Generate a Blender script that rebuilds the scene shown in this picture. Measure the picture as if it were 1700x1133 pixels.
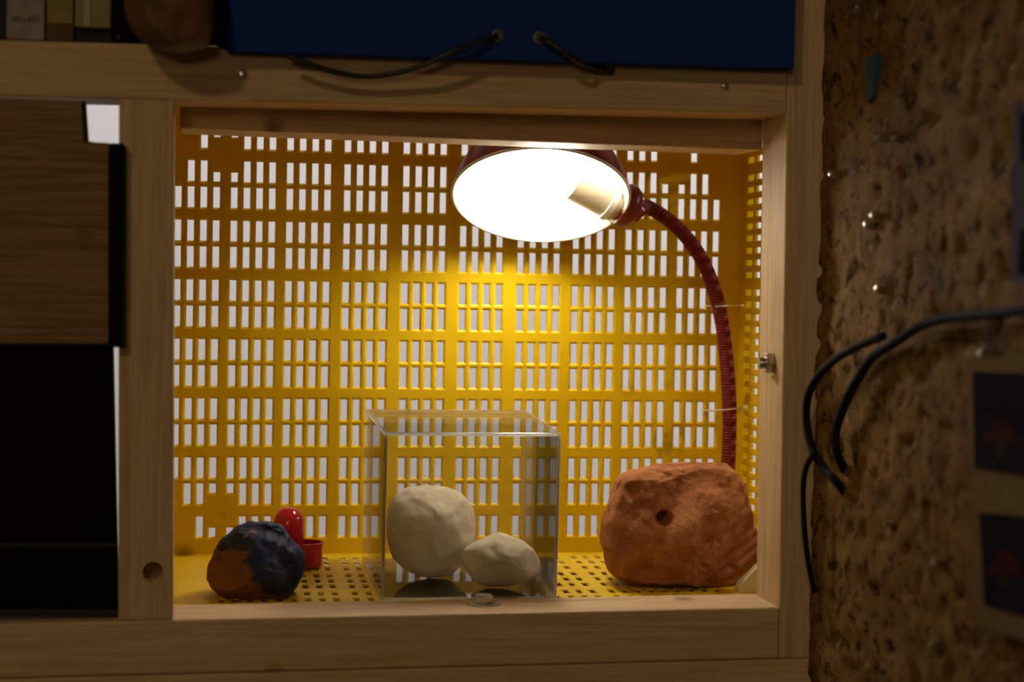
import bpy, bmesh, math, random
from mathutils import Vector, Matrix, noise
random.seed(7)
R = math.radians
scene = bpy.context.scene
for o in list(bpy.data.objects):
    bpy.data.objects.remove(o)
COL = scene.collection

# ------------------------------------------------------------------ camera
FPX, YAW, PIT, ROL = 3200.0, 0.16777, -0.03754, 0.01923
CAM = Vector((-0.23366, -1.70571, 0.06123))
fwd = Vector((math.sin(YAW)*math.cos(PIT), math.cos(YAW)*math.cos(PIT), math.sin(PIT)))
rt0 = Vector((math.cos(YAW), -math.sin(YAW), 0))
up0 = rt0.cross(fwd)
rt = rt0*math.cos(ROL) + up0*math.sin(ROL)
up = -rt0*math.sin(ROL) + up0*math.cos(ROL)
cd = bpy.data.cameras.new('camera')
cam = bpy.data.objects.new('camera', cd); COL.objects.link(cam)
cam.matrix_world = Matrix(((rt.x, up.x, -fwd.x, CAM.x), (rt.y, up.y, -fwd.y, CAM.y), (rt.z, up.z, -fwd.z, CAM.z), (0, 0, 0, 1)))
cd.sensor_width = 36.0; cd.lens = FPX/1700*36
cd.clip_start = 0.05
cd.dof.use_dof = True; cd.dof.focus_distance = 1.60; cd.dof.aperture_fstop = 4.4
scene.camera = cam

# ------------------------------------------------------------------ light
scene.view_settings.view_transform = 'Standard'
scene.view_settings.look = 'None'
scene.view_settings.gamma = 1.0
scene.view_settings.use_curve_mapping = False
scene.view_settings.exposure = 0.0
scene.cycles.transparent_max_bounces = 40
scene.cycles.max_bounces = 14
w = bpy.data.worlds.new('world'); scene.world = w; w.use_nodes = True
w.node_tree.nodes['Background'].inputs[0].default_value = (1.0, 0.72, 0.42, 1)
w.node_tree.nodes['Background'].inputs[1].default_value = 0.016
BULB = 69.0          # strength of the bulb in the desk lamp

def lamp(name, kind, loc, power, color, size, target=None):
    l = bpy.data.lights.new(name, kind); l.energy = power; l.color = color
    if kind == 'AREA':
        l.shape = 'RECTANGLE'; l.size, l.size_y = size
    else:
        l.shadow_soft_size = size
    o = bpy.data.objects.new(name, l); COL.objects.link(o); o.location = loc
    if target is not None:
        o.rotation_euler = (Vector(target)-Vector(loc)).to_track_quat('-Z', 'Y').to_euler()
    return o
# dim warm room lamp up on the left in front of the shelf
lamp('room_lamp', 'POINT', (-1.75, -3.1, 1.9), 47, (1.0, 0.73, 0.38), 0.10)
# added soft fill from the viewer's side, lifts the timber and batten fronts
lamp('front_fill_light', 'POINT', (-1.3, -5.2, 0.75), 46, (1.0, 0.73, 0.38), 0.35)
# ceiling light of the white space behind the crate
# lamp of the space to the right, behind the cork wall
lamp('side_room_lamp', 'POINT', (1.30, -0.32, 0.45), 34, (1.0, 0.93, 0.85), 0.08)
lamp('back_room_lamp', 'AREA', (0.25, 0.45, 1.7), 42, (1.0, 0.95, 0.965), (1.6, 0.3), (0.25, 1.15, 0.0))

# ------------------------------------------------------------------ helpers
def ray(px, py):
    return fwd + rt*((px-850)/FPX) - up*((py-566.5)/FPX)
def PY(px, py, Y):
    d = ray(px, py); return CAM + d*((Y-CAM.y)/d.y)
def PX(px, py, X):
    d = ray(px, py); return CAM + d*((X-CAM.x)/d.x)
def PZ(px, py, Z):
    d = ray(px, py); return CAM + d*((Z-CAM.z)/d.z)
DRAFT = 0.0367
FLZ = -0.195
def floor_z(y):
    return FLZ + DRAFT*y
def PF(px, py):                      # on the sloping crate floor
    d = ray(px, py)
    t = (FLZ + DRAFT*CAM.y - CAM.z)/(d.z - DRAFT*d.y)
    return CAM + d*t

def link(name, me, mat=None, parent=None, smooth=False):
    o = bpy.data.objects.new(name, me); COL.objects.link(o)
    if mat: me.materials.append(mat)
    if smooth:
        for p in me.polygons: p.use_smooth = True
    if parent is not None: o.parent = parent
    return o
def bm_obj(name, bm, mat=None, parent=None, smooth=False):
    bmesh.ops.recalc_face_normals(bm, faces=bm.faces)
    me = bpy.data.meshes.new(name); bm.to_mesh(me); bm.free()
    return link(name, me, mat, parent, smooth)
def py_obj(name, vs, fs, mat=None, parent=None, smooth=False, fixn=True):
    bm = bmesh.new()
    bv = [bm.verts.new(v) for v in vs]
    for f in fs:
        try: bm.faces.new([bv[i] for i in f])
        except ValueError: pass
    if not fixn:
        me = bpy.data.meshes.new(name); bm.to_mesh(me); bm.free()
        return link(name, me, mat, parent, smooth)
    return bm_obj(name, bm, mat, parent, smooth)
def empty(name, loc=(0, 0, 0), rot=(0, 0, 0)):
    o = bpy.data.objects.new(name, None); COL.objects.link(o)
    o.location = loc; o.rotation_euler = rot; o.empty_display_size = 0.02
    return o
def tag(o, label, cat, group=None):
    o['label'] = label; o['category'] = cat
    if group: o['group'] = group
    return o
def struct(o):
    o['kind'] = 'structure'; return o

def add_box(bm, x0, x1, y0, y1, z0, z1, bev=0.0):
    v = [bm.verts.new(p) for p in ((x0, y0, z0), (x1, y0, z0), (x1, y1, z0), (x0, y1, z0), (x0, y0, z1), (x1, y0, z1), (x1, y1, z1), (x0, y1, z1))]
    fs = [bm.faces.new([v[i] for i in f]) for f in ((0, 3, 2, 1), (4, 5, 6, 7), (0, 1, 5, 4), (1, 2, 6, 5), (2, 3, 7, 6), (3, 0, 4, 7))]
    if bev:
        es = list({e for f in fs for e in f.edges})
        bmesh.ops.bevel(bm, geom=es, offset=bev, segments=2, affect='EDGES', profile=0.5)
def box(name, x0, x1, y0, y1, z0, z1, mat, parent=None, bev=0.0):
    bm = bmesh.new(); add_box(bm, x0, x1, y0, y1, z0, z1, bev)
    return bm_obj(name, bm, mat, parent)
def prism(name, pts, y0, y1, mat, parent=None, bev=0.0):      # XZ outline given depth in Y
    bm = bmesh.new()
    a = [bm.verts.new((p[0], y0, p[1])) for p in pts]
    b = [bm.verts.new((p[0], y1, p[1])) for p in pts]
    n = len(pts)
    fs = [bm.faces.new(a), bm.faces.new(b[::-1])]
    for i in range(n):
        fs.append(bm.faces.new((a[i], b[i], b[(i+1) % n], a[(i+1) % n])))
    if bev:
        bmesh.ops.bevel(bm, geom=list(bm.edges), offset=bev, segments=2, affect='EDGES', profile=0.5)
    return bm_obj(name, bm, mat, parent)
def basis(axis):
    a = Vector(axis).normalized()
    t = Vector((0, 0, 1)) if abs(a.z) < 0.9 else Vector((1, 0, 0))
    u = a.cross(t).normalized()
    return a, u, a.cross(u)
def lathe(name, prof, org, axis, mat, parent=None, seg=48, cap=True, smooth=True, ref=None):
    """prof = [(radius, height along axis)]"""
    a, u, v = basis(axis)
    org = Vector(org); vs = []; fs = []
    for r, h in prof:
        for k in range(seg):
            t = 2*math.pi*k/seg
            vs.append(org + a*h + (u*math.cos(t)+v*math.sin(t))*r)
    for i in range(len(prof)-1):
        for k in range(seg):
            k2 = (k+1) % seg
            fs.append((i*seg+k, i*seg+k2, (i+1)*seg+k2, (i+1)*seg+k))
    if cap:
        fs.append(tuple(range(seg))); fs.append(tuple((len(prof)-1)*seg+k for k in range(seg)))
    o = py_obj(name, vs, fs, mat, parent)
    if smooth: shade_auto(o)
    return o
def shade_auto(o, ang=35):
    me = o.data
    for p in me.polygons: p.use_smooth = True
    me.set_sharp_from_angle(angle=R(ang))
def catmull(pts, step):
    pts = [Vector(p) for p in pts]
    P = [pts[0]*2-pts[1]] + pts + [pts[-1]*2-pts[-2]]
    out = []
    for i in range(1, len(P)-2):
        n = max(2, int((P[i+1]-P[i]).length/step))
        for k in range(n):
            t = k/n
            out.append(0.5*((2*P[i]) + (P[i+1]-P[i-1])*t + (2*P[i-1]-5*P[i]+4*P[i+1]-P[i+2])*t*t + (3*P[i]-P[i-1]-3*P[i+1]+P[i+2])*t**3))
    out.append(pts[-1])
    return out
def tube(name, pts, rad, mat, parent=None, step=0.004, seg=10, flat=1.0, smooth=True):
    ps = catmull(pts, step)
    vs = []; fs = []; n = len(ps)
    t0 = (ps[1]-ps[0]).normalized(); _, u, v = basis(t0)
    for i, p in enumerate(ps):
        t = (ps[min(i+1, n-1)]-ps[max(i-1, 0)]).normalized()
        u = (u - t*u.dot(t)).normalized(); v = t.cross(u)
        r = rad(i/(n-1), i) if callable(rad) else rad
        for k in range(seg):
            a = 2*math.pi*k/seg
            vs.append(p + u*math.cos(a)*r + v*math.sin(a)*r*flat)
    for i in range(n-1):
        for k in range(seg):
            k2 = (k+1) % seg
            fs.append((i*seg+k, i*seg+k2, (i+1)*seg+k2, (i+1)*seg+k))
    fs.append(tuple(range(seg))); fs.append(tuple((n-1)*seg+k for k in range(seg)))
    return py_obj(name, vs, fs, mat, parent, smooth)

# ------------------------------------------------------------------ materials
class NT:
    def __init__(s, name):
        s.m = bpy.data.materials.new(name); s.m.use_nodes = True
        s.t = s.m.node_tree; s.b = s.t.nodes['Principled BSDF']; s.out = s.t.nodes['Material Output']
        s.geo = s.n('ShaderNodeNewGeometry')
    def n(s, kind, **kw):
        nd = s.t.nodes.new(kind)
        for k, v in kw.items(): setattr(nd, k, v)
        return nd
    def l(s, a, b): s.t.links.new(a, b)
    def pos(s, scale=(1, 1, 1), off=(0, 0, 0)):
        m = s.n('ShaderNodeMapping'); m.inputs['Scale'].default_value = scale; m.inputs['Location'].default_value = off
        s.l(s.geo.outputs['Position'], m.inputs['Vector']); return m.outputs[0]
    def noise(s, vec, scale, detail=3.0, rough=0.55, dist=0.0):
        nd = s.n('ShaderNodeTexNoise'); nd.inputs['Scale'].default_value = scale; nd.inputs['Detail'].default_value = detail
        nd.inputs['Roughness'].default_value = rough; nd.inputs['Distortion'].default_value = dist
        s.l(vec, nd.inputs['Vector']); return nd.outputs['Fac']
    def ramp(s, fac, stops, interp='LINEAR'):
        r = s.n('ShaderNodeValToRGB'); r.color_ramp.interpolation = interp
        e = r.color_ramp.elements
        while len(e) < len(stops): e.new(0.5)
        for q, (p, c) in zip(e, stops):
            q.position = p; q.color = (*c, 1) if len(c) == 3 else c
        s.l(fac, r.inputs[0]); return r.outputs[0]
    def mix(s, fac, a, b, mode='MIX'):
        x = s.n('ShaderNodeMix', data_type='RGBA', blend_type=mode)
        for i, q in ((0, fac), (6, a), (7, b)):
            if hasattr(q, 'default_value'): s.l(q, x.inputs[i])
            else: x.inputs[i].default_value = q if i == 0 else (*q, 1)
        return x.outputs[2]
    def spot(s, p, r, soft=0.5):         # 1 inside a ball at p, 0 outside
        v = s.n('ShaderNodeVectorMath', operation='DISTANCE')
        s.l(s.geo.outputs['Position'], v.inputs[0]); v.inputs[1].default_value = p
        m = s.n('ShaderNodeMapRange'); m.inputs['From Min'].default_value = r*(1-soft); m.inputs['From Max'].default_value = r
        m.inputs['To Min'].default_value = 1; m.inputs['To Max'].default_value = 0
        s.l(v.outputs['Value'], m.inputs['Value']); return m.outputs[0]
    def mul(s, a, b):
        m = s.n('ShaderNodeMath', operation='MULTIPLY')
        for i, q in ((0, a), (1, b)):
            if hasattr(q, 'default_value'): s.l(q, m.inputs[i])
            else: m.inputs[i].default_value = q
        return m.outputs[0]
    def bump(s, h, strength, dist=0.002):
        b = s.n('ShaderNodeBump'); b.inputs['Strength'].default_value = strength; b.inputs['Distance'].default_value = dist
        s.l(h, b.inputs['Height']); s.l(b.outputs[0], s.b.inputs['Normal'])
    def set(s, col=None, rough=0.5, metal=0.0, spec=0.5):
        if col is not None:
            if hasattr(col, 'default_value'): s.l(col, s.b.inputs['Base Color'])
            else: s.b.inputs['Base Color'].default_value = (*col, 1)
        s.b.inputs['Roughness'].default_value = rough; s.b.inputs['Metallic'].default_value = metal
        s.b.inputs['Specular IOR Level'].default_value = spec
        return s.m

def plain(name, col, rough=0.5, metal=0.0, spec=0.5, var=0.12, scale=60):
    t = NT(name); f = t.noise(t.pos(), scale)
    c = t.ramp(f, [(0.3, tuple(x*(1-var) for x in col)), (0.7, tuple(min(1, x*(1+var)) for x in col))])
    return t.set(c, rough, metal, spec)

def wood(name, axis, c1=(0.66, 0.47, 0.27), c2=(0.44, 0.27, 0.12), off=0.0, knots=(), rough=0.62):
    t = NT(name)
    sc = [34, 34, 34]; sc['xyz'.index(axis)] = 1.6
    p = t.pos(sc, (off, off*1.7, off*0.6))
    f = t.noise(p, 1.6, 4, 0.6, 0.6)
    g = t.noise(p, 9.0, 2, 0.5)
    c = t.ramp(f, [(0.30, c1), (0.48, tuple(0.5*(a+b) for a, b in zip(c1, c2))), (0.56, c1), (0.72, c2)])
    c = t.mix(0.14, c, t.ramp(g, [(0.35, (0.3, 0.17, 0.07)), (0.6, (0.8, 0.62, 0.4))]))
    for k, r in knots:
        wob = t.mul(t.spot(k, r, 0.75), 1.0)
        c = t.mix(t.mul(wob, 0.8), c, (0.16, 0.07, 0.025))
    t.bump(g, 0.12, 0.001)
    return t.set(c, rough, 0, 0.35)

M = {}
M['pine_x'] = wood('pine_x', 'x', knots=[((PZ(1135, 996, -0.194)), 0.011), (PY(455, 1122, -0.30), 0.010), (PY(455, 212, -0.236), 0.010), (PY(375, 182, -0.25), 0.005)])
M['pine_x2'] = wood('pine_x2', 'x', off=3.3)
M['pine_z'] = wood('pine_z', 'z', off=1.1)
M['ply'] = wood('ply', 'x', (0.20, 0.105, 0.035), (0.13, 0.065, 0.02), off=5)
M['brown_board'] = wood('brown_board', 'x', (0.20, 0.085, 0.020), (0.11, 0.044, 0.010), off=8, knots=[(PY(140, 388, -0.311), 0.010)])

def yellow():
    t = NT('yellow_plastic')
    f = t.noise(t.pos(), 14, 4)
    c = t.ramp(f, [(0.3, (0.78, 0.51, 0.004)), (0.7, (0.84, 0.57, 0.006))])
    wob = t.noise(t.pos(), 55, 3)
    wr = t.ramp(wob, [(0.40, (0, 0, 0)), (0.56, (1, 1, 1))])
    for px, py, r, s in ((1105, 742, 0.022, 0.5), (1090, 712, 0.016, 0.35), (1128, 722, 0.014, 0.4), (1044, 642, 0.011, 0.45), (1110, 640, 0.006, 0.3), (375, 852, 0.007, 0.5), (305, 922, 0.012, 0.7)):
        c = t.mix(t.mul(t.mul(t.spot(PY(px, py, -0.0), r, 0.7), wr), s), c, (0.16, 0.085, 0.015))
    t.set(c, 0.45, 0, 0.22)
    tr = t.n('ShaderNodeBsdfTranslucent'); tr.inputs[0].default_value = (0.85, 0.52, 0.004, 1)
    mx = t.n('ShaderNodeMixShader'); mx.inputs[0].default_value = 0.10
    t.l(t.b.outputs[0], mx.inputs[1]); t.l(tr.outputs[0], mx.inputs[2]); t.l(mx.outputs[0], t.out.inputs[0])
    return t.m
M['yellow'] = yellow()
M['white_wall'] = plain('white_wall', (0.80, 0.79, 0.80), 0.9, var=0.01, scale=3)
M['red_enamel'] = plain('red_enamel', (0.17, 0.012, 0.012), 0.32, var=0.05)
M['red_neck'] = plain('red_neck', (0.17, 0.012, 0.009), 0.6, var=0.12, spec=0.3)
M['white_enamel'] = plain('white_enamel', (0.88, 0.86, 0.80), 0.35, var=0.02)
M['socket'] = wood('socket_card', 'x', (0.72, 0.66, 0.52), (0.58, 0.50, 0.36), rough=0.6)
M['steel'] = plain('steel', (0.55, 0.54, 0.50), 0.3, 1.0)
M['black'] = plain('black_plastic', (0.006, 0.005, 0.004), 0.7, var=0.1, spec=0.08)
M['black_rubber'] = plain('black_rubber', (0.012, 0.012, 0.013), 0.5)
M['screen'] = plain('screen_black', (0.0015, 0.0015, 0.0015), 0.35, var=0.05, spec=0.06)
M['bezel'] = plain('bezel_grey', (0.022, 0.022, 0.024), 0.5, spec=0.2)
M['blue'] = plain('blue_board', (0.013, 0.042, 0.25), 0.85, var=0.08, scale=12, spec=0.1)
M['red_plastic'] = plain('red_plastic', (0.50, 0.012, 0.020), 0.16, spec=0.6, var=0.03)
M['tie'] = plain('nylon_tie', (0.72, 0.64, 0.50), 0.35, var=0.03)
M['cream'] = plain('cream_plastic', (0.62, 0.52, 0.30), 0.5, var=0.05)
M['label_white'] = plain('label_white', (0.30, 0.26, 0.27), 0.8, var=0.2, scale=90)
M['carton'] = plain('carton_yellow', (0.26, 0.20, 0.065), 0.8, var=0.15)
M['carton_brown'] = plain('carton_brown', (0.10, 0.05, 0.02), 0.8, var=0.15)
M['beige'] = plain('beige_plastic', (0.25, 0.21, 0.095), 0.6, var=0.08)
M['beige_light'] = plain('beige_light', (0.42, 0.34, 0.19), 0.6, var=0.05)
M['ink'] = plain('ink', (0.10, 0.085, 0.075), 0.8)
M['dark_board'] = plain('dark_board', (0.012, 0.008, 0.006), 0.8)
M['cord'] = plain('cord_navy', (0.009, 0.008, 0.016), 0.8, spec=0.12)
M['grommet'] = plain('grommet_grey', (0.10, 0.10, 0.10), 0.5)
M['teal'] = plain('teal_paint', (0.03, 0.10, 0.14), 0.5)
M['card'] = plain('card_beige', (0.20, 0.135, 0.06), 0.9, var=0.06, spec=0.05)
M['print_dark'] = plain('print_dark', (0.012, 0.010, 0.022), 0.9, var=0.3, scale=30, spec=0.03)
M['print_red'] = plain('print_red', (0.055, 0.010, 0.010), 0.9, var=0.4, scale=50, spec=0.03)
M['print_grey'] = plain('print_grey', (0.035, 0.03, 0.026), 0.9, spec=0.03)
M['print_lilac'] = plain('print_lilac', (0.10, 0.085, 0.12), 0.9, spec=0.05)

def leather():
    t = NT('brown_leather'); f = t.noise(t.pos(), 22, 4, 0.6, 0.5)
    c = t.ramp(f, [(0.3, (0.10, 0.045, 0.014)), (0.7, (0.20, 0.095, 0.032))])
    t.bump(f, 0.5, 0.006); return t.set(c, 0.65)
M['leather'] = leather()
def white_clay():
    t = NT('white_clay'); f = t.noise(t.pos(), 30, 5, 0.6); g = t.noise(t.pos(), 220, 3)
    c = t.ramp(f, [(0.3, (0.56, 0.48, 0.34)), (0.7, (0.66, 0.58, 0.43))])
    t.bump(g, 0.25, 0.0008); return t.set(c, 0.85, 0, 0.2)
M['white_clay'] = white_clay()
def terra():
    t = NT('terracotta'); f = t.noise(t.pos(), 28, 5, 0.65, 0.4); g = t.noise(t.pos(), 160, 5, 0.7)
    c = t.ramp(f, [(0.25, (0.25, 0.085, 0.028)), (0.5, (0.36, 0.135, 0.048)), (0.75, (0.46, 0.19, 0.076))])
    pits = t.ramp(g, [(0.30, (0.35, 0.35, 0.35)), (0.42, (1, 1, 1))])
    c = t.mix(0.35, c, pits, 'MULTIPLY')
    t.bump(g, 0.8, 0.0020); return t.set(c, 0.88, 0, 0.2)
M['terra'] = terra()
def painted():
    t = NT('painted_clay')
    f = t.noise(t.pos(), 26, 4, 0.6, 0.8)
    base = t.ramp(t.noise(t.pos(), 40, 4), [(0.3, (0.12, 0.038, 0.008)), (0.7, (0.22, 0.082, 0.02))])
    navy = t.ramp(t.noise(t.pos((1, 1, 1), (3, 1, 2)), 60, 4), [(0.3, (0.005, 0.009, 0.036)), (0.55, (0.014, 0.021, 0.055)), (0.75, (0.045, 0.055, 0.085))])
    # brushed-on paint: thick towards the top right of the lump, bare at the lower left
    ax = (PY(480, 905, -0.2)-PY(375, 985, -0.2)).normalized()
    mid = PY(420, 945, -0.2)
    d = t.n('ShaderNodeVectorMath', operation='SUBTRACT'); t.l(t.geo.outputs['Position'], d.inputs[0]); d.inputs[1].default_value = mid
    e = t.n('ShaderNodeVectorMath', operation='DOT_PRODUCT'); t.l(d.outputs[0], e.inputs[0]); e.inputs[1].default_value = ax
    m = t.n('ShaderNodeMath', operation='MULTIPLY_ADD'); t.l(e.outputs['Value'], m.inputs[0]); m.inputs[1].default_value = 9.0
    t.l(f, m.inputs[2])
    msk = t.ramp(m.outputs[0], [(0.44, (0, 0, 0)), (0.50, (1, 1, 1))])
    c = t.mix(msk, base, navy)
    chip = t.ramp(t.noise(t.pos((1, 1, 1), (7, 3, 5)), 55, 6, 0.7), [(0.60, (0, 0, 0)), (0.68, (1, 1, 1))])
    c = t.mix(t.mul(chip, 0.7), c, (0.30, 0.12, 0.05))
    t.bump(f, 0.4, 0.003); return t.set(c, 0.68, 0, 0.25)
M['painted'] = painted()
def cork():
    t = NT('cork_bark')
    p = t.pos()
    f = t.noise(p, 38, 5, 0.65, 0.4); g = t.noise(t.pos((1, 1, 1), (4, 2, 9)), 75, 4, 0.6, 0.8); h = t.noise(p, 6, 2)
    c = t.ramp(f, [(0.30, (0.13, 0.065, 0.014)), (0.5, (0.23, 0.125, 0.032)), (0.72, (0.30, 0.17, 0.05))])
    flecks = t.ramp(g, [(0.39, (0.13, 0.12, 0.10)), (0.45, (1, 1, 1))])
    c = t.mix(0.85, c, flecks, 'MULTIPLY')
    pale = t.ramp(t.noise(t.pos((1, 1, 1), (9, 9, 1)), 60, 2), [(0.68, (0, 0, 0)), (0.74, (1, 1, 1))])
    c = t.mix(t.mul(pale, 0.5), c, (0.42, 0.34, 0.24))
    c = t.mix(0.4, c, t.ramp(h, [(0.3, (0.6, 0.55, 0.5)), (0.7, (1, 1, 1))]), 'MULTIPLY')
    t.bump(g, 0.3, 0.003)
    return t.set(c, 0.8, 0, 0.12)
M['cork'] = cork()
def acrylic():
    t = NT('clear_acrylic')
    t.t.nodes.remove(t.b)
    tr = t.n('ShaderNodeBsdfTransparent'); tr.inputs[0].default_value = (0.99, 0.99, 0.985, 1)
    gl = t.n('ShaderNodeBsdfGlossy'); gl.inputs['Roughness'].default_value = 0.03
    fr = t.n('ShaderNodeFresnel'); fr.inputs[0].default_value = 1.43
    mx = t.n('ShaderNodeMixShader'); t.l(fr.outputs[0], mx.inputs[0]); t.l(tr.outputs[0], mx.inputs[1]); t.l(gl.outputs[0], mx.inputs[2])
    df = t.n('ShaderNodeBsdfDiffuse'); df.inputs[0].default_value = (0.8, 0.78, 0.72, 1)   # fine scuffs and dust
    m2 = t.n('ShaderNodeMixShader')
    t.l(t.ramp(t.noise(t.pos(), 35, 5), [(0.4, (0.003,)*3), (0.75, (0.02,)*3)]), m2.inputs[0])
    t.l(mx.outputs[0], m2.inputs[1]); t.l(df.outputs[0], m2.inputs[2])
    t.l(m2.outputs[0], t.out.inputs[0]); return t.m
M['acrylic'] = acrylic()
def acrylic_edge():
    t = NT('acrylic_edge')
    t.t.nodes.remove(t.b)
    tr = t.n('ShaderNodeBsdfTransparent')
    tl = t.n('ShaderNodeBsdfTranslucent'); tl.inputs[0].default_value = (0.92, 0.90, 0.82, 1)
    gl = t.n('ShaderNodeBsdfGlossy'); gl.inputs['Roughness'].default_value = 0.12
    a = t.n('ShaderNodeMixShader'); a.inputs[0].default_value = 0.35
    t.l(tl.outputs[0], a.inputs[1]); t.l(gl.outputs[0], a.inputs[2])
    m = t.n('ShaderNodeMixShader'); m.inputs[0].default_value = 0.42
    t.l(tr.outputs[0], m.inputs[1]); t.l(a.outputs[0], m.inputs[2]); t.l(m.outputs[0], t.out.inputs[0]); return t.m
M['acrylic_edge'] = acrylic_edge()
def glow():
    t = NT('bulb_glow')
    t.b.inputs['Base Color'].default_value = (0.9, 0.9, 0.88, 1)
    t.b.inputs['Emission Color'].default_value = (1.0, 0.90, 0.74, 1); t.b.inputs['Emission Strength'].default_value = BULB
    return t.m
M['glow'] = glow()

# ------------------------------------------------------------------ setting
WB = 1.15
struct(box('wall_back', -2.2, 2.6, WB, WB+0.08, -1.5, 2.2, M['white_wall']))
# cork-faced side wall coming towards the viewer on the right
WX0, WY0, WY1 = 0.2385, -0.303, -0.95
def wall_x(y): return WX0 + 0.02*(-(y-WY0))
bm = bmesh.new()
ny, nz = 170, 240
grid = []
for j in range(nz+1):
    z = -0.42 + 0.94*j/nz
    row = []
    for i in range(ny+1):
        y = WY0 + (WY1-WY0)*i/ny
        q = Vector((0, y, z))
        d = 0.0022*noise.fractal(q*26, 1.0, 2.0, 3)
        d -= 0.0035*min(1.0, max(0.0, (noise.noise(q*70+Vector((5, 5, 5)))-0.30)*6))
        row.append(bm.verts.new((wall_x(y)-d, y, z)))
    grid.append(row)
for j in range(nz):
    for i in range(ny):
        bm.faces.new((grid[j][i], grid[j][i+1], grid[j+1][i+1], grid[j+1][i]))
# solid thickness behind the relief
bk = [[bm.verts.new((WX0+0.05, y, z)) for y in (WY0, WY1)] for z in (-0.42, 0.52)]
bm.faces.new((bk[0][0], bk[0][1], bk[1][1], bk[1][0]))
bm.faces.new([grid[j][0] for j in range(nz+1)] + [bk[1][0], bk[0][0]])
wall_right = struct(bm_obj('wall_right', bm, M['cork'], None, True))
def on_wall(px, py, lift=0.006):
    p = PX(px, py, WX0)
    p = PX(px, py, wall_x(p.y)-lift); return p
for px, py in ((1485, 227), (1457, 228), (1450, 357), (1439, 372), (1457, 480), (1548, 1072), (1552, 936), (1630, 588), (1492, 152), (1421, 12), (1454, 24), (1380, 288)):
    p = on_wall(px, py)
    lathe('pin', [(0.0030, -0.008), (0.0030, 0.0), (0.0022, 0.0014), (0.0005, 0.0018)], p, (-1, -0.25, 0.2), M['steel'], wall_right, 12)
p = on_wall(1446, 130, 0.004)
o = py_obj('paint_chip', [p+Vector((-0.001, y, z)) for y, z in ((0.010, 0.014), (-0.012, 0.016), (-0.004, -0.012), (0.006, -0.016))] + [p+Vector((0.004, y, z)) for y, z in ((0.010, 0.014), (-0.012, 0.016), (-0.004, -0.012), (0.006, -0.016))],
           [(0, 1, 2, 3), (7, 6, 5, 4), (0, 1, 5, 4), (1, 2, 6, 5), (2, 3, 7, 6), (3, 0, 4, 7)], M['teal'], wall_right)

# ------------------------------------------------------------------ timber frame
FY, FB = -0.300, -0.238
frame = empty('timber_frame', (0, FY, -0.195), (0, -0.0100, 0))
tag(frame, 'light pine timber frame of rails and posts around the yellow crate', 'frame')
ZB = -0.195
def fbox(name, x0, x1, z0, z1, mat, y0=FY, y1=FB, bev=0.0016):
    return box(name, x0, x1, y0-FY, y1-FY, z0-ZB, z1-ZB, mat, frame, bev)
fbox('top_rail', -0.62, 0.2150, 0.1797, 0.2190, M['pine_x'])
fbox('bottom_rail', -0.62, 0.2150, -0.2345, -0.1950, M['pine_x'])
fbox('lower_rail', -0.62, 0.2600, -0.2760, -0.2350, M['pine_x2'])
def fl(x, z): return (x, z - ZB - 0.0100*x)      # world height to the slightly tilted frame
prism('batten', [fl(-0.2365, 0.1615), fl(0.2160, 0.1582), fl(0.2160, 0.1952), fl(-0.2365, 0.1985)], -0.2375-FY, -0.169-FY, M['pine_x'], frame, 0.0014)
post_l = fbox('post', -0.2790, -0.2400, -0.1950, 0.1797, M['pine_z'])
fbox('post', 0.2152, 0.2600, -0.2348, 0.46, M['pine_z'])
# drilled and countersunk hole in the left post
c = PY(254, 951, FY)
tilt = Matrix.Rotation(0.0100, 4, 'Y')
lc = tilt @ (c - Vector((0, FY, ZB)))
cut = lathe('cutter', [(0.0105, -0.01), (0.0068, 0.003), (0.0058, 0.012)], (lc.x, 0, lc.z), (0, 1, 0), None, frame, 28)
md = post_l.modifiers.new('b', 'BOOLEAN'); md.object = cut; md.operation = 'DIFFERENCE'; md.solver = 'EXACT'
dg = bpy.context.evaluated_depsgraph_get()
nm = bpy.data.meshes.new_from_object(post_l.evaluated_get(dg)); post_l.modifiers.clear(); post_l.data = nm
bpy.data.objects.remove(cut)
kn = lathe('knot_plug', [(0.0001, 0.0095), (0.0057, 0.0095), (0.0057, 0.0125), (0.0001, 0.0125)], (lc.x, 0, lc.z), (0, 1, 0), M['brown_board'], frame, 20)
# bolts and screws
def bolt(p, axis, r, h, washer, name='bolt'):
    lp = tilt @ (Vector(p) - Vector((0, FY, ZB)))
    b = lathe(name, [(r, -0.004), (r, h*0.85), (r*0.86, h), (0.0004, h)], lp, axis, M['steel'], frame, 6, smooth=False)
    wv = lathe('washer', [(washer, -0.001), (washer, 0.0013), (r*0.9, 0.0016)], lp, axis, M['steel'], b, 32)
    return b
pb = PZ(803, 1004, -0.1952); bolt(pb, (0, 0, 1), 0.0078, 0.0075, 0.0130)
pb = PX(1285, 603, 0.2148); bo = bolt(pb, (-1, 0, 0), 0.0088, 0.0075, 0.0118)
lathe('thread_end', [(0.0045, 0.006), (0.0045, 0.0115), (0.0038, 0.0125), (0.0003, 0.0125)], tilt @ (Vector(pb) - Vector((0, FY, ZB))), (-1, 0, 0), M['steel'], bo, 16)
for px, py in ((403, 123), (1204, 143)):
    lp = tilt @ (PY(px, py, FY) - Vector((0, FY, ZB)))
    s = lathe('screw', [(0.0016, -0.004), (0.0034, 0.0), (0.0026, 0.0014), (0.0004, 0.0019)], lp, (0, -1, 0), M['steel'], frame, 20)

# board the crate rests on
tag(box('shelf_board', -0.33, 0.33, -0.2365, 0.13, -0.2260, -0.2060, M['ply'], None, 0.001), 'brown wooden shelf board beneath the yellow crate, behind the bottom rail', 'shelf')

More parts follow.
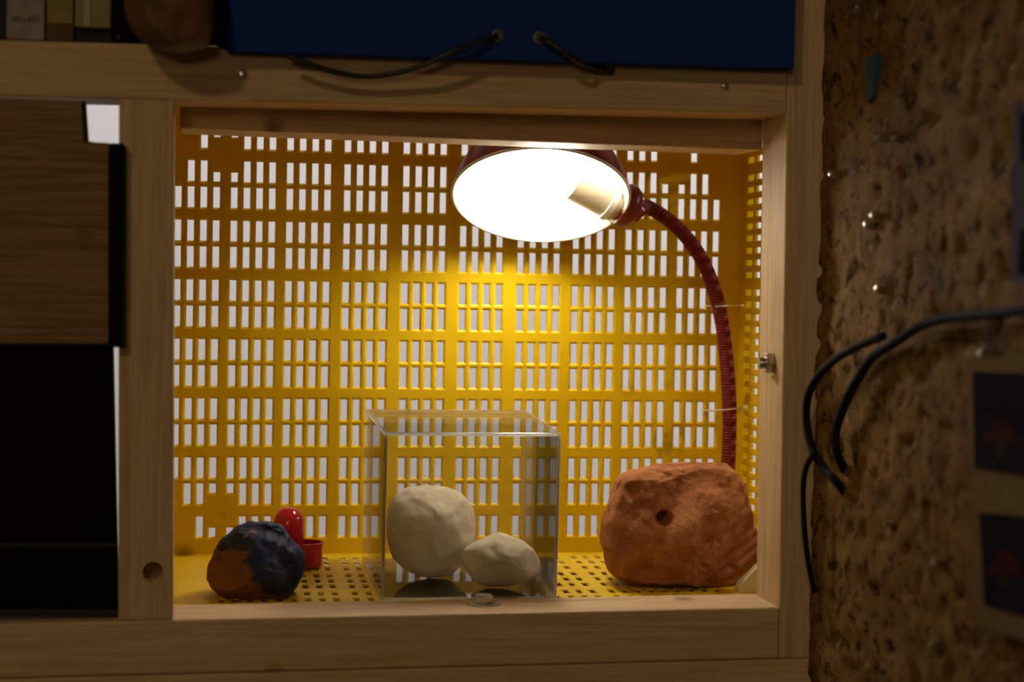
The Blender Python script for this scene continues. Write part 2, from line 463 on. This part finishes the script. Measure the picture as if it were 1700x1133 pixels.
# ------------------------------------------------------------------ yellow crate
crate = empty('plastic_crate', (0, 0, floor_z(0)))
tag(crate, 'yellow slotted plastic crate on its side, open towards the front', 'crate')
CW, CH, CDEP, TH = 0.2652, 0.195, 0.2345, 0.0032
def slotted(name, ur, vr, holes, mapf, th=TH, ch=0.0011):
    """plate with chamfered rectangular holes; mapf(u,v,w): w=0 inner face, w>0 outwards"""
    def surf(rects, w, flip):
        us = sorted({ur[0], ur[1]} | {r[0] for r in rects} | {r[1] for r in rects})
        vs = sorted({vr[0], vr[1]} | {r[2] for r in rects} | {r[3] for r in rects})
        def clean(a):
            o = [a[0]]
            for x in a[1:]:
                if x-o[-1] > 1e-6: o.append(x)
            return o
        us, vs = clean(us), clean(vs)
        idx = {}
        def V(i, j):
            if (i, j) not in idx:
                idx[(i, j)] = bm.verts.new(mapf(us[i], vs[j], w))
            return idx[(i, j)]
        for i in range(len(us)-1):
            for j in range(len(vs)-1):
                cu, cv = (us[i]+us[i+1])/2, (vs[j]+vs[j+1])/2
                if any(r[0] < cu < r[1] and r[2] < cv < r[3] for r in rects): continue
                q = [V(i, j), V(i+1, j), V(i+1, j+1), V(i, j+1)]
                bm.faces.new(q[::-1] if flip else q)
    bm = bmesh.new()
    outer = [(a-ch*1.55, b+ch*1.55, c-ch*1.55, d+ch*1.55) for a, b, c, d in holes]
    surf(outer, 0, False); surf(holes, th, True)
    def ring(r, w): return [bm.verts.new(mapf(u, v, w)) for u, v in ((r[0], r[2]), (r[1], r[2]), (r[1], r[3]), (r[0], r[3]))]
    for h, o in zip(holes, outer):
        a, m, b = ring(o, 0), ring(h, ch), ring(h, th)
        for p, q in ((a, m), (m, b)):
            for k in range(4):
                bm.faces.new((p[k], p[(k+1) % 4], q[(k+1) % 4], q[k]))
    # outer edge of the plate
    cs = ((ur[0], vr[0]), (ur[1], vr[0]), (ur[1], vr[1]), (ur[0], vr[1]))
    a = [bm.verts.new(mapf(u, v, 0)) for u, v in cs]; b = [bm.verts.new(mapf(u, v, th)) for u, v in cs]
    for k in range(4): bm.faces.new((a[k], a[(k+1) % 4], b[(k+1) % 4], b[k]))
    bmesh.ops.remove_doubles(bm, verts=bm.verts, dist=1e-6)
    o = bm_obj(name, bm, M['yellow'], crate)
    o.matrix_parent_inverse = Matrix.Translation((0, 0, -floor_z(0)))
    return o
GX = [-0.2445, -0.1962, -0.1478, -0.0974, -0.0452, 0.0067, 0.0590, 0.1095, 0.1582, 0.2066]
SW, SH, SP = 0.0056, 0.0179, 0.0110
PP, PQ, Z0 = 0.0520, 0.0229, 0.1504
holes = []
for rI in range(-1, 13):                    # row -1 lies above row A
    k, odd = (rI//2, rI % 2)
    zt = Z0 - k*PP - odd*PQ
    for g in range(10):
        for s in range(4):
            x = GX[g] + s*SP
            z1, z0 = zt, zt-SH
            edge = rI in (-1, 12)
            near = rI in (0, 11)
            corner_slots = (g == 0 and s < 2) or (g == 9 and s > 1)
            foot = (g == 0 and s == 3) or (g == 1 and s == 0) or (g == 9 and s == 0) or (g == 8 and s == 3)
            if edge and corner_slots: continue
            if near and ((g == 0 and s == 0) or (g == 9 and s == 3)): continue
            if foot and (edge or near):
                top = rI in (-1, 11)        # stub keeps its upper end
                if top: z0 = z1-0.0082
                else: z1 = z0+0.0080
            holes.append((x, x+SW, z0, z1))
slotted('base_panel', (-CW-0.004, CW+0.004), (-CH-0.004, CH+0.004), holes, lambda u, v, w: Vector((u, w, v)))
for sx in (-1, 1):
    for sz in (-1, 1):
        o = lathe('corner_boss', [(0.0040, 0.0006), (0.0032, -0.0003), (0.0016, -0.0004), (0.0012, 0.0004), (0.0004, 0.0004)], (sx*0.1992, 0, sz*0.1585), (0, 1, 0), M['yellow'], crate, 28)
        o.matrix_parent_inverse = Matrix.Translation((0, 0, -floor_z(0)))
def side_holes(half, gaps0, n, hl=0.0172, hw_=0.0026, lim=0.014):
    hs = []
    rows = []
    y = 0.0165
    for g in range(3):
        for k in range(3): rows.append(y + k*0.0225)
        y += 3*0.0225 + 0.0058
    for g in range(-n, n+1):
        c = gaps0 + g*0.1030
        for k in range(-4, 5):
            u = c + k*0.0109
            if abs(u) > half-lim: continue
            for v in rows:
                if v+0.0172 > CDEP-0.004: continue
                if abs(u) > half-0.022 and v < 0.03: continue
                hs.append((u-hw_, u+hw_, v, v+hl))
    return hs
DA = math.atan(DRAFT)
def fm(sgn):
    def f(u, v, w):
        k = 1 + DRAFT*v/CW
        return Vector((u*k, -v, sgn*(CH + DRAFT*v + w)))
    return f
def wm(sgn):
    def f(u, v, w):
        k = 1 + DRAFT*v/CH
        return Vector((sgn*(CW + DRAFT*v + w), -v, u*k))
    return f
slotted('long_side', (-CW, CW), (0, CDEP), side_holes(CW, 0.0515, 3, 0.0140, 0.0022, 0.058), fm(-1), th=0.0018, ch=0.0006)
slotted('long_side', (-CW, CW), (0, CDEP), side_holes(CW, 0.0515, 3, 0.0140, 0.0022, 0.058), fm(1), th=0.0018, ch=0.0006)
slotted('short_side', (-CH, CH), (0, CDEP), side_holes(CH, 0.0, 2), wm(1), th=0.0018, ch=0.0006)
slotted('short_side', (-CH, CH), (0, CDEP), side_holes(CH, 0.0, 2), wm(-1), th=0.0018, ch=0.0006)
bm = bmesh.new()           # moulded flange round the outside of the base
fw = 0.016
for x0, x1, z0, z1 in ((CW+TH, CW+fw, -CH-0.003, CH+fw), (-CW-fw, -CW-TH, -CH-0.003, CH+fw), (-CW-TH, CW+TH, CH+TH, CH+fw)):
    add_box(bm, x0, x1, -0.0025, 0.0, z0, z1)
o = bm_obj('flange', bm, M['yellow'], crate); o.matrix_parent_inverse = Matrix.Translation((0, 0, -floor_z(0)))

# ------------------------------------------------------------------ desk lamp
C = PY(898, 326, -0.088)
vd = (C-CAM).normalized()
e1 = vd.cross(Vector((0, 0, 1))).normalized()
hz = Vector((-vd.x, -vd.y, 0)).normalized()
TILT = R(60.5)
nrm = hz*math.cos(TILT) - Vector((0, 0, 1))*math.sin(TILT)
e1 = (e1 - Vector((0, 0, 1))*0.030).normalized(); e1 = (e1 - nrm*e1.dot(nrm)).normalized()
uu = e1.cross(nrm).normalized()
if uu.z < 0: uu = -uu
RS = 0.0754
lampo = empty('desk_lamp', (0.2475, -0.034, floor_z(-0.034)))
tag(lampo, 'lit red gooseneck desk lamp with a white inside, hanging over the clay', 'lamp')
LI = Matrix.Translation(-Vector(lampo.location))
def lpart(o):
    o.parent = lampo; o.matrix_parent_inverse = LI; return o
prof = [(1.0, 0.0), (0.985, 0.006), (0.955, 0.014), (0.90, 0.024), (0.82, 0.036), (0.72, 0.047), (0.60, 0.056), (0.45, 0.063), (0.28, 0.067), (0.012, 0.068)]
sh = lpart(lathe('lamp_shade', [(r*RS+0.0010, h) for r, h in prof], C, -nrm, M['red_enamel'], None, 96, cap=False))
inner = []
for i in range(40):                         # reflector with fine turned rings
    t = i/39*(len(prof)-1); k = min(int(t), len(prof)-2); f = t-k
    r = prof[k][0]*(1-f)+prof[k+1][0]*f; h = prof[k][1]*(1-f)+prof[k+1][1]*f
    inner.append((r*RS-0.0006-(0.0007 if (i % 4 == 2 and 6 < i < 34) else 0), h-0.0002))
lpart(lathe('reflector', inner, C, -nrm, M['white_enamel'], None, 96, cap=False))
rimp = []
for k in range(72):
    a = 2*math.pi*k/72
    rimp.append(C + (e1*math.cos(a)+uu*math.sin(a))*RS)
rimp += rimp[:2]
lpart(tube('shade_rim', rimp, 0.0013, M['white_enamel'], None, 0.004, 8))
# socket enters through the side of the shade
th = R(-25)
rad = e1*math.cos(th) + uu*math.sin(th)
ax = (-rad + (-nrm)*0.25).normalized()
W0 = C + rad*RS*0.90 - nrm*0.0175           # where the socket meets the shade wall
so = lpart(lathe('socket', [(0.0160, -0.009), (0.0182, -0.006), (0.0182, 0.037), (0.0168, 0.0375), (0.0164, 0.033), (0.0004, 0.033)], W0, ax, M['socket'], None, 40))
lpart(lathe('socket_ring', [(0.0184, -0.003), (0.0204, -0.002), (0.0204, 0.0030), (0.0184, 0.0035)], W0, ax, M['white_enamel'], None, 40, cap=False))
lpart(lathe('housing', [(0.0165, -0.009), (0.0195, -0.011), (0.0200, -0.016), (0.0170, -0.022), (0.0100, -0.026), (0.0085, -0.030)], W0, ax, M['red_enamel'], None, 40))
bs = W0 + ax*0.0345
lpart(lathe('bulb', [(0.006, 0.0), (0.0125, 0.003), (0.0150, 0.009), (0.0190, 0.018), (0.0210, 0.028), (0.0190, 0.041), (0.0125, 0.049), (0.0008, 0.052)], bs, ax, M['glow'], None, 32))
n0 = W0 - ax*0.026
path = [n0]
for px, py, Y in ((1074, 344, -0.026), (1112, 367, -0.026), (1146, 402, -0.028), (1171, 443, -0.030), (1189, 493, -0.032), (1201, 552, -0.033), (1208, 620, -0.034), (1211, 690, -0.034), (1210, 745, -0.034), (1208, 790, -0.034)):
    path.append(PY(px, py, Y))
b = path[-1]
path += [Vector((b.x, b.y, b.z-0.03)), Vector((b.x, b.y, floor_z(b.y)+0.008))]
lpart(tube('gooseneck', path, lambda t, i: 0.0067 if i % 3 < 2 else 0.0060, M['red_neck'], None, 0.00085, 14, 1.0, False))
lpart(lathe('lamp_base', [(0.014, 0.0), (0.014, 0.008), (0.010, 0.012), (0.0075, 0.02)], Vector((b.x, b.y, floor_z(b.y)+0.0012)), (0, 0, 1), M['red_enamel'], None, 32))

# cable ties holding the gooseneck into the corner
for (pts, lab) in (
    ([(1172, 508, -0.001), (1184, 509, -0.030), (1194, 509, -0.0400), (1208, 508, -0.037), (1234, 507, -0.020)], 'upper clear nylon cable tie round the bend of the red gooseneck'),
    ([(1167, 682, -0.001), (1186, 682, -0.036), (1203, 681, -0.0455), (1222, 679, -0.041), (1238, 676, -0.022)], 'lower clear nylon cable tie round the upright red gooseneck above the terracotta lump')):
    tag(tube('cable_tie', [PY(*p) for p in pts], 0.0013, M['tie'], None, 0.002, 8, 0.6), lab, 'cable tie', 'cable ties on the gooseneck')

# ------------------------------------------------------------------ lumps of clay and stone
def lump(name, outline, yc, dep, mat, amp=0.0018, freq=45, clips=(), dents=(), nphi=150, nth=76, seed=0.0, power=1.0, front=1.0, sit=True, soft=0.9, rough=0.0):
    """closed lump whose outline at depth yc is given in pixels; real depth 'dep' before and behind"""
    pts = [PY(px, py, yc) for px, py in outline]
    cx = sum(p.x for p in pts)/len(pts); cz = sum(p.z for p in pts)/len(pts)
    pl = [(p.x-cx, p.z-cz) for p in pts]
    def rad(phi):
        dx, dz = math.cos(phi), math.sin(phi); best = 0
        for i in range(len(pl)):
            (x1, z1), (x2, z2) = pl[i], pl[(i+1) % len(pl)]
            den = dx*(z2-z1) - dz*(x2-x1)
            if abs(den) < 1e-12: continue
            t = (x1*(z2-z1) - z1*(x2-x1))/den
            s = (x1*dz - z1*dx)/den
            if t > 0 and -1e-6 <= s <= 1+1e-6: best = max(best, t)
        return best
    rr = [rad(2*math.pi*i/nphi) for i in range(nphi)]
    for _ in range(2):
        rr = [(rr[i-1]+2*rr[i]+rr[(i+1) % nphi])/4 for i in range(nphi)]
    vs = []
    for j in range(1, nth):
        t = math.pi*j/nth
        sn, cs = math.sin(t)**power, math.cos(t)
        for i in range(nphi):
            f = 2*math.pi*i/nphi
            vs.append(Vector((cx+sn*rr[i]*math.cos(f), yc-cs*dep*(front if cs > 0 else 1), cz+sn*rr[i]*math.sin(f))))
    vs.append(Vector((cx, yc-dep*front, cz))); vs.append(Vector((cx, yc+dep, cz)))
    ctr = Vector((cx, yc, cz)); so_ = Vector((seed, seed*2, seed*3))
    out = []
    for v in vs:
        for nrm_, off in clips:
            n_ = Vector(nrm_).normalized(); d = (v-ctr).dot(n_) - off
            if d > 0: v = v - n_*d*soft
        d = (v-ctr).normalized()
        v = v + d*(amp*noise.fractal(v*freq+so_, 1.0, 2.0, 5))
        if rough: v = v - d*rough*max(0.0, noise.noise(v*130+so_)-0.15+0.5*noise.noise(v*38+so_))
        if (v.y < yc):
            for px, py, r, a in dents:
                q = PY(px, py, yc - dep*front*0.8); dd = math.hypot(v.x-q.x, v.z-q.z)
                if dd < r: v = v + Vector((0, a*(0.5+0.5*math.cos(math.pi*dd/r)), 0))
        if sit: v.z = max(v.z, floor_z(v.y)+0.0006 + (0 if sit is True else sit))
        out.append(v)
    fs = []
    for j in range(nth-2):
        for i in range(nphi):
            i2 = (i+1) % nphi
            fs.append((j*nphi+i, j*nphi+i2, (j+1)*nphi+i2, (j+1)*nphi+i))
    a, b_ = len(vs)-2, len(vs)-1
    for i in range(nphi):
        i2 = (i+1) % nphi
        fs.append((a, i2, i)); fs.append((b_, (nth-2)*nphi+i, (nth-2)*nphi+i2))
    return py_obj(name, out, fs, mat, None, True)

yt = -0.145
tag(lump('terracotta_lump', [(1000, 905), (1003, 870), (1012, 835), (1030, 793), (1052, 780), (1085, 774), (1120, 772), (1150, 768), (1190, 769), (1210, 774), (1221, 790), (1232, 822), (1243, 846), (1246, 868), (1257, 884), (1258, 935), (1240, 955), (1226, 972), (1190, 973), (1150, 974), (1105, 970), (1060, 968), (1030, 962), (1012, 950), (1006, 930)],
         yt, 0.056, M['terra'], 0.0026, 42, seed=3.1, power=0.62, rough=0.0026, nphi=240, nth=130,
         clips=[((0.42, -0.84, -0.34), 0.043), ((-0.5, -0.8, 0.15), 0.051), ((0.1, -0.75, 0.65), 0.052), ((-0.15, -0.85, -0.5), 0.049)],
         dents=[(1106, 862, 0.0080, 0.024), (1132, 822, 0.024, 0.013), (1060, 893, 0.020, -0.005), (1140, 893, 0.022, -0.006), (1080, 948, 0.022, 0.007), (1190, 835, 0.018, -0.003), (1075, 845, 0.010, 0.005), (1060, 820, 0.012, 0.003), (1180, 880, 0.012, -0.004), (1040, 905, 0.011, 0.003)]),
    'big rough terracotta clay lump with a poked hole, in front of the gooseneck', 'clay lump')
yd = PF(424, 992).y + 0.006
tag(lump('painted_clay_lump', [(342, 962), (346, 938), (356, 915), (370, 892), (392, 873), (418, 866), (448, 866), (466, 872), (478, 882), (488, 900), (500, 912), (506, 930), (507, 950), (498, 965), (484, 985), (476, 995), (440, 997), (400, 996), (368, 993), (352, 982)],
         yd, 0.033, M['painted'], 0.0022, 50, seed=8.4, power=0.8,
         clips=[((-0.6, -0.7, 0.2), 0.029), ((0.3, -0.85, 0.3), 0.030)],
         dents=[(440, 884, 0.007, 0.005), (455, 888, 0.007, 0.007), (470, 895, 0.007, 0.008), (484, 906, 0.006, 0.006), (425, 884, 0.006, 0.003), (448, 872, 0.009, -0.003)]),
    'dark lump of orange-brown clay painted navy blue, beside the red drinker', 'clay lump')

# ------------------------------------------------------------------ red bird drinker
pc = PF(505, 948); pc.y += 0.014; pc = Vector((PY(505, 930, pc.y).x, pc.y, floor_z(pc.y)+0.0012))
dr = empty('bird_drinker', pc); tag(dr, 'small glossy red plastic tube standing in a round cup, behind the painted lump', 'drinker')
lathe('cup', [(0.0004, 0), (0.0145, 0), (0.0155, 0.0015), (0.0162, 0.0205), (0.0152, 0.0209), (0.0146, 0.0030), (0.0004, 0.0026)], (0, 0, 0), (0, 0, 1), M['red_plastic'], dr, 48, cap=False)
tp = PY(479, 900, pc.y+0.004)
lathe('tube', [(0.0004, 0.0), (0.0128, 0.0), (0.0133, 0.002), (0.0133, 0.034), (0.0128, 0.0385), (0.0115, 0.0425), (0.0094, 0.0457), (0.0065, 0.0478), (0.0060, 0.0482), (0.0004, 0.0486)], (tp.x-pc.x, 0.004, 0.0012), (0, 0, 1), M['red_plastic'], dr, 48, cap=False)

# ------------------------------------------------------------------ acrylic box with two clay balls
BX0, BX1, BYF, BYB = -0.0800, 0.0605, -0.2060, -0.0420
BH = 0.1335
rotb = DA
bxc = Vector((0, BYB, floor_z(BYB)+0.0008))
ab = empty('acrylic_box', bxc, (rotb, 0, 0))
tag(ab, 'clear acrylic display box standing on the crate floor over two white clay balls', 'box')
t_ = 0.0025; L = BYF-BYB
def ap(name, *a): return box(name, *a, M['acrylic'], ab)
ap('bottom_panel', BX0+t_, BX1-t_, L+t_, -t_, 0, t_)
ap('top_panel', BX0+t_, BX1-t_, L+t_, -t_, BH-t_, BH)
ap('front_panel', BX0+t_, BX1-t_, L, L+t_, t_, BH-t_)
ap('back_panel', BX0+t_, BX1-t_, -t_, 0, t_, BH-t_)
ap('side_panel', BX0, BX0+t_, L+t_, -t_, t_, BH-t_)
ap('side_panel', BX1-t_, BX1, L+t_, -t_, t_, BH-t_)
def ae(*a): return box('edge_joint', *a, M['acrylic_edge'], ab, 0.0005)
for x0, x1 in ((BX0, BX0+t_), (BX1-t_, BX1)):
    ae(x0, x1, L, L+t_, 0, BH); ae(x0, x1, -t_, 0, 0, BH)
    ae(x0, x1, L+t_, -t_, 0, t_); ae(x0, x1, L+t_, -t_, BH-t_, BH)
for y0, y1 in ((L, L+t_), (-t_, 0)):
    ae(BX0+t_, BX1-t_, y0, y1, 0, t_); ae(BX0+t_, BX1-t_, y0, y1, BH-t_, BH)
yb = -0.130
tag(lump('clay_ball', [(641, 872), (643, 848), (655, 826), (676, 811), (705, 807), (738, 808), (765, 820), (784, 842), (791, 870), (789, 905), (776, 932), (752, 952), (725, 959), (700, 958), (672, 948), (651, 924), (642, 898)],
         yb, 0.036, M['white_clay'], 0.0016, 34, seed=1.2, sit=0.0042, soft=0.6,
         clips=[((0.75, -0.6, 0.25), 0.0345), ((-0.3, -0.85, 0.45), 0.034), ((-0.9, -0.4, 0.1), 0.0355), ((0.2, -0.6, 0.75), 0.0345), ((0.25, -0.95, -0.1), 0.0345)],
         dents=[(690, 838, 0.014, 0.0014), (752, 862, 0.010, 0.0015), (728, 850, 0.008, -0.0012)]),
    'larger round white clay ball inside the clear acrylic box', 'clay ball', 'white clay balls')
ys = -0.172
tag(lump('clay_ball', [(767, 930), (772, 912), (788, 900), (808, 892), (826, 886), (845, 890), (866, 899), (884, 912), (894, 930), (893, 948), (880, 960), (858, 968), (835, 974), (812, 975), (790, 966), (774, 950)],
         ys, 0.024, M['white_clay'], 0.0014, 46, seed=5.7, sit=0.0042, soft=0.6,
         clips=[((0.2, -0.6, 0.75), 0.0195), ((0.6, -0.7, 0.3), 0.0235), ((-0.7, -0.6, 0.2), 0.0260), ((-0.1, -0.9, -0.3), 0.0215)],
         dents=[(820, 915, 0.008, 0.0015)]),
    'smaller egg-shaped white clay ball inside the acrylic box, beside the bigger one', 'clay ball', 'white clay balls')

# cream wedge in the corner behind the right post
yw = -0.222
prism_pts = [(PY(px, py, yw).x, PY(px, py, yw).z) for px, py in ((1227, 986), (1226, 978), (1231, 969), (1262, 938), (1275, 938), (1275, 986))]
tag(prism('corner_wedge', [(x, z) for x, z in prism_pts], yw, yw+0.012, M['cream'], None, 0.0012), 'cream triangular wedge tucked between the terracotta lump and the right post', 'wedge')

# ------------------------------------------------------------------ blue board and its cables
a, b2 = PY(378, 85, -0.318), PY(1319, 115, -0.318)
bp = prism('blue_board', [(a.x, a.z), (b2.x, b2.z), (b2.x, 0.46), (a.x, 0.46)], -0.318, -0.3005, M['blue'], None, 0.001)
tag(bp, 'dark blue board fixed above the crate on the top rail', 'board')
e_ = PY(352, 76, -0.300)
edge = prism('left_strip', [(e_.x, e_.z+0.001), (a.x+0.0005, a.z+0.002), (a.x+0.0005, 0.46), (e_.x, 0.46)], -0.316, -0.301, M['black'], bp)  # black strip along the left end of the board
for px, py in ((826, 60), (895, 63)):
    p = PY(px, py, -0.318)
    lathe('cable_hole', [(0.0022, -0.001), (0.0042, -0.001), (0.0048, 0.001), (0.0030, 0.0016), (0.0022, 0.0010)], p, (0, -1, 0), M['grommet'], bp, 24)
def cab(pts, r, lab, name='cable', mat=None):
    return tag(tube(name, [PY(*p) for p in pts], r, mat or M['black_rubber'], None, 0.004, 10), lab, 'cable')
cab([(824, 60, -0.3185), (805, 65, -0.325), (760, 82, -0.329), (712, 104, -0.326), (665, 120, -0.320), (610, 127, -0.317), (560, 121, -0.318), (515, 107, -0.3205), (478, 93, -0.3205)], 0.0021, 'longer black cable sagging from the blue board to the left')
cab([(897, 64, -0.3185), (915, 72, -0.326), (940, 88, -0.328), (962, 103, -0.324), (985, 112, -0.312), (1018, 116, -0.3035)], 0.0021, 'shorter black cable dropping from the blue board to the right')
p = PY(1004, 115, -0.3045)
bpc = tag(box('cable_clip', p.x-0.008, p.x+0.006, -0.3085, -0.3005, p.z-0.0035, p.z+0.0035, M['black_rubber'], None, 0.001), 'small black clip on the top rail at the end of the shorter cable', 'clip')

# ------------------------------------------------------------------ left bay: brown board, monitor
YB_ = -0.309
def q(px, py, Y=YB_):
    p = PY(px, py, Y); return (p.x, p.z)
bb = prism('brown_board', [q(-60, 572), q(181, 573), q(181, 237), q(143, 237), q(137, 168), q(-60, 160)], YB_, -0.3005, M['brown_board'], None, 0.0012)
tag(bb, 'dark brown wooden board with a notched corner above the black monitor', 'board')
prism('black_strip', [q(180.5, 577), q(205, 577), q(206, 238), q(180.5, 238)], YB_-0.0015, -0.3005, M['black'], bb, 0.001)
prism('bottom_strip', [q(-60, 578), q(180, 578), q(180, 571), q(-60, 570)], YB_-0.0015, -0.3005, M['black'], bb, 0.0006)
prism('notch_edge', [q(134.5, 168), q(142.5, 168), q(147, 237), q(138.5, 237)], YB_-0.001, -0.3005, M['dark_board'], bb, 0.0006)
YM = -0.286
def qm(px, py, Y=YM):
    p = PY(px, py, Y); return (p.x, p.z)
mon = empty('monitor', PY(80, 1022, YM)); tag(mon, 'black monitor standing on the bottom rail below the brown board', 'monitor')
MI = Matrix.Translation(-Vector(mon.location))
def mp(o): o.parent = mon; o.matrix_parent_inverse = MI; return o
mp(prism('screen', [qm(-80, 1010), qm(195.5, 1010), qm(186, 545), qm(-80, 545)], YM, YM+0.03, M['screen'], None, 0.001))
mp(prism('bezel', [qm(-80, 1023), qm(197, 1022), qm(196, 1010.5), qm(-80, 1011)], YM-0.003, YM+0.03, M['bezel'], None, 0.001))
mp(prism('screen_reflection', [qm(-80, 910), qm(193, 910), qm(193, 902), qm(-80, 902)], YM-0.0012, YM+0.001, M['bezel'], None, 0.0004))  # thin grey strip standing in for a faint reflection across the screen

# ------------------------------------------------------------------ things on the top rail at upper left
TR = lambda x: 0.2192 + 0.0100*x + 0.0002
def q3(px, Y=-0.298): return PY(px, 40, Y).x
def upper(name, x0, x1, z1, mat, lab, cat, y0=-0.298, y1=-0.255, bev=0.001):
    e = empty(name, ((x0+x1)/2, (y0+y1)/2, TR(x0))); tag(e, lab, cat)
    I = Matrix.Translation(-Vector(e.location))
    b_ = box('body', x0, x1, y0, y1, TR(x1)+0.0003, z1, mat, e, bev); b_.matrix_parent_inverse = I
    return e, I
lb, I = upper('label_box', q3(11), q3(74), 0.30, M['label_white'], 'greyish white box with a line of dark handwriting, at top left', 'box')
rr_ = random.Random(3)
strokes = []
x = 20
while x < 64:
    y0_ = 36; hgt = rr_.uniform(6, 11)
    strokes.append([(x, y0_), (x+rr_.uniform(0, 2.5), y0_-hgt), (x+rr_.uniform(2, 4.5), y0_-hgt*rr_.uniform(0.2, 0.7)), (x+rr_.uniform(3, 5.5), y0_+rr_.uniform(-1, 1.5))])
    x += rr_.uniform(6, 8)
bm = bmesh.new()
for s in strokes:
    for (xa, ya), (xb, yb2) in zip(s, s[1:]):
        A, B = PY(xa, ya, -0.2982), PY(xb, yb2, -0.2982)
        d = (B-A); n_ = Vector((-d.z, 0, d.x)).normalized()*0.0004
        bm.faces.new([bm.verts.new(v) for v in (A-n_, B-n_, B+n_, A+n_)])
hw = bm_obj('handwriting', bm, M['ink'], lb); hw.matrix_parent_inverse = I; hw['label'] = 'line of dark handwriting'
ct, I = upper('carton', q3(75.5), q3(121), 0.30, M['carton'], 'yellowish carton with a brown lower band beside the handwritten box', 'carton', y0=-0.294)
zz = PY(100, 38, -0.294).z
o = box('lower_band', q3(75.5)-0.0002, q3(121)+0.0002, -0.2945, -0.256, TR(q3(121))+0.0004, zz, M['carton_brown'], ct, 0.0005); o.matrix_parent_inverse = I
ad, I = upper('adapter', q3(122.5), q3(186), 0.30, M['dark_board'], 'beige adapter with a pale stripe standing beside the yellowish carton', 'adapter', y0=-0.290)
zz = PY(150, 47, -0.293).z
o = box('face', q3(124), q3(184), -0.2965, -0.2895, zz, 0.30, M['beige'], ad, 0.001); o.matrix_parent_inverse = I
o = box('stripe', q3(139), q3(150), -0.2975, -0.296, zz+0.0005, 0.30, M['beige_light'], ad, 0.0004); o.matrix_parent_inverse = I
bc, I = upper('black_case', q3(187.5), q3(211), 0.30, M['black'], 'narrow black case between the beige adapter and the brown pouch', 'case', y0=-0.2985)
o = box('clasp', q3(193), q3(200), -0.3, -0.298, TR(q3(200))+0.002, TR(q3(200))+0.006, M['bezel'], bc, 0.0004); o.matrix_parent_inverse = I
tag(box('backing_board', -0.62, -0.19, -0.254, -0.240, TR(-0.2)+0.0004, 0.47, M['dark_board'], None, 0.001), 'very dark backing board behind the boxes on the top rail', 'board')
tag(lump('pouch', [(208, -60), (210, 0), (216, 40), (228, 62), (250, 78), (285, 88), (320, 88), (345, 78), (354, 50), (356, 0), (352, -60), (320, -120), (240, -120)], -0.334, 0.030, M['leather'], 0.003, 30, seed=2.2, power=0.7, nphi=90, nth=46,
         dents=[(300, 40, 0.02, 0.006), (255, 20, 0.016, 0.004)], sit=False), 'brown leather pouch hanging in front of the top rail left of the blue board', 'pouch')

# ------------------------------------------------------------------ cords and prints on the cork wall
def cord(pts, r, lab, lift=0.009):
    return tag(tube('cord', [on_wall(px, py, lift + (l or 0)) for px, py, l in pts], r, M['cord'], None, 0.005, 10), lab, 'cord', 'cords on the cork wall')
cord([(2050, 488, 0.004), (1880, 496, 0.004), (1720, 512, 0.004), (1650, 522, 0.002), (1580, 528, 0.002), (1530, 540, 0), (1490, 566, 0.001), (1450, 592, 0), (1425, 628, 0), (1402, 672, 0.001), (1388, 715, 0), (1388, 745, 0), (1394, 764, -0.002), (1402, 782, -0.014)], 0.0034, 'dark navy cord running in from the right edge and curling down the cork wall')
cord([(1466, 558, 0.001), (1428, 573, 0.002), (1385, 598, 0.003), (1356, 628, 0.003), (1341, 660, 0.003), (1339, 700, 0.003), (1348, 745, 0.002), (1366, 775, 0.001), (1390, 802, -0.002), (1404, 822, -0.014)], 0.0030, 'dark cord looping over the edge of the right post beside the cork wall')
cord([(1352, 752, 0.006), (1340, 772, 0.005), (1334, 800, 0.005), (1334, 850, 0.005), (1338, 905, 0.004), (1345, 950, 0.002), (1353, 985, 0.0)], 0.0022, 'thin black cord hanging down along the right post')

def wall_sheet(name, pix, lift, th_, mat, parent=None):
    v = [on_wall(px, py, lift) for px, py in pix]
    n = len(v)
    w_ = [p + Vector((th_, 0, 0)) for p in v]
    return py_obj(name, v+w_, [tuple(range(n)), tuple(range(2*n-1, n-1, -1))] + [(i, (i+1) % n, n+(i+1) % n, n+i) for i in range(n)], mat, parent)
tag(wall_sheet('mounting_card', [(1604, 592), (1760, 596), (1790, 1090), (1618, 1040)], 0.009, 0.003, M['card']), 'beige card fixed to the cork wall behind the two dark prints', 'card')
for quad, lab, arch in (
    ([(1614, 617), (1760, 622), (1764, 800), (1618, 777)], 'upper dark photo print with a red shape on the beige card', (1660, 720)),
    ([(1625, 852), (1765, 862), (1772, 1045), (1634, 1005)], 'lower dark photo print on the beige card', (1668, 940))):
    pr = tag(wall_sheet('photo_print', quad, 0.0098, 0.0007, M['print_dark']), lab, 'photo print', 'photo prints on the beige card')
    ax_, ay_ = arch
    wall_sheet('red_shape', [(ax_-34, ay_+22), (ax_-26, ay_+2), (ax_-8, ay_-22), (ax_+6, ay_-26), (ax_+26, ay_+2), (ax_+36, ay_+22), (ax_+20, ay_+16), (ax_-18, ay_+16)], 0.0101, 0.0003, M['print_red'], pr)
    wall_sheet('grey_shape', [(ax_-6, ay_+38), (ax_-6, ay_+14), (ax_+8, ay_+14), (ax_+9, ay_+40)], 0.0101, 0.0003, M['print_grey'], pr)
tp_ = tag(wall_sheet('photo_print', [(1684, 175), (1780, 160), (1780, 480), (1676, 468)], 0.010, 0.001, M['print_lilac']), 'pale edged dark print on the cork wall at the upper right edge', 'photo print')
wall_sheet('picture', [(1692, 190), (1780, 176), (1780, 262), (1695, 268)], 0.0104, 0.0003, M['print_dark'], tp_)
wall_sheet('picture', [(1693, 380), (1780, 376), (1780, 460), (1688, 455)], 0.0104, 0.0003, M['print_dark'], tp_)
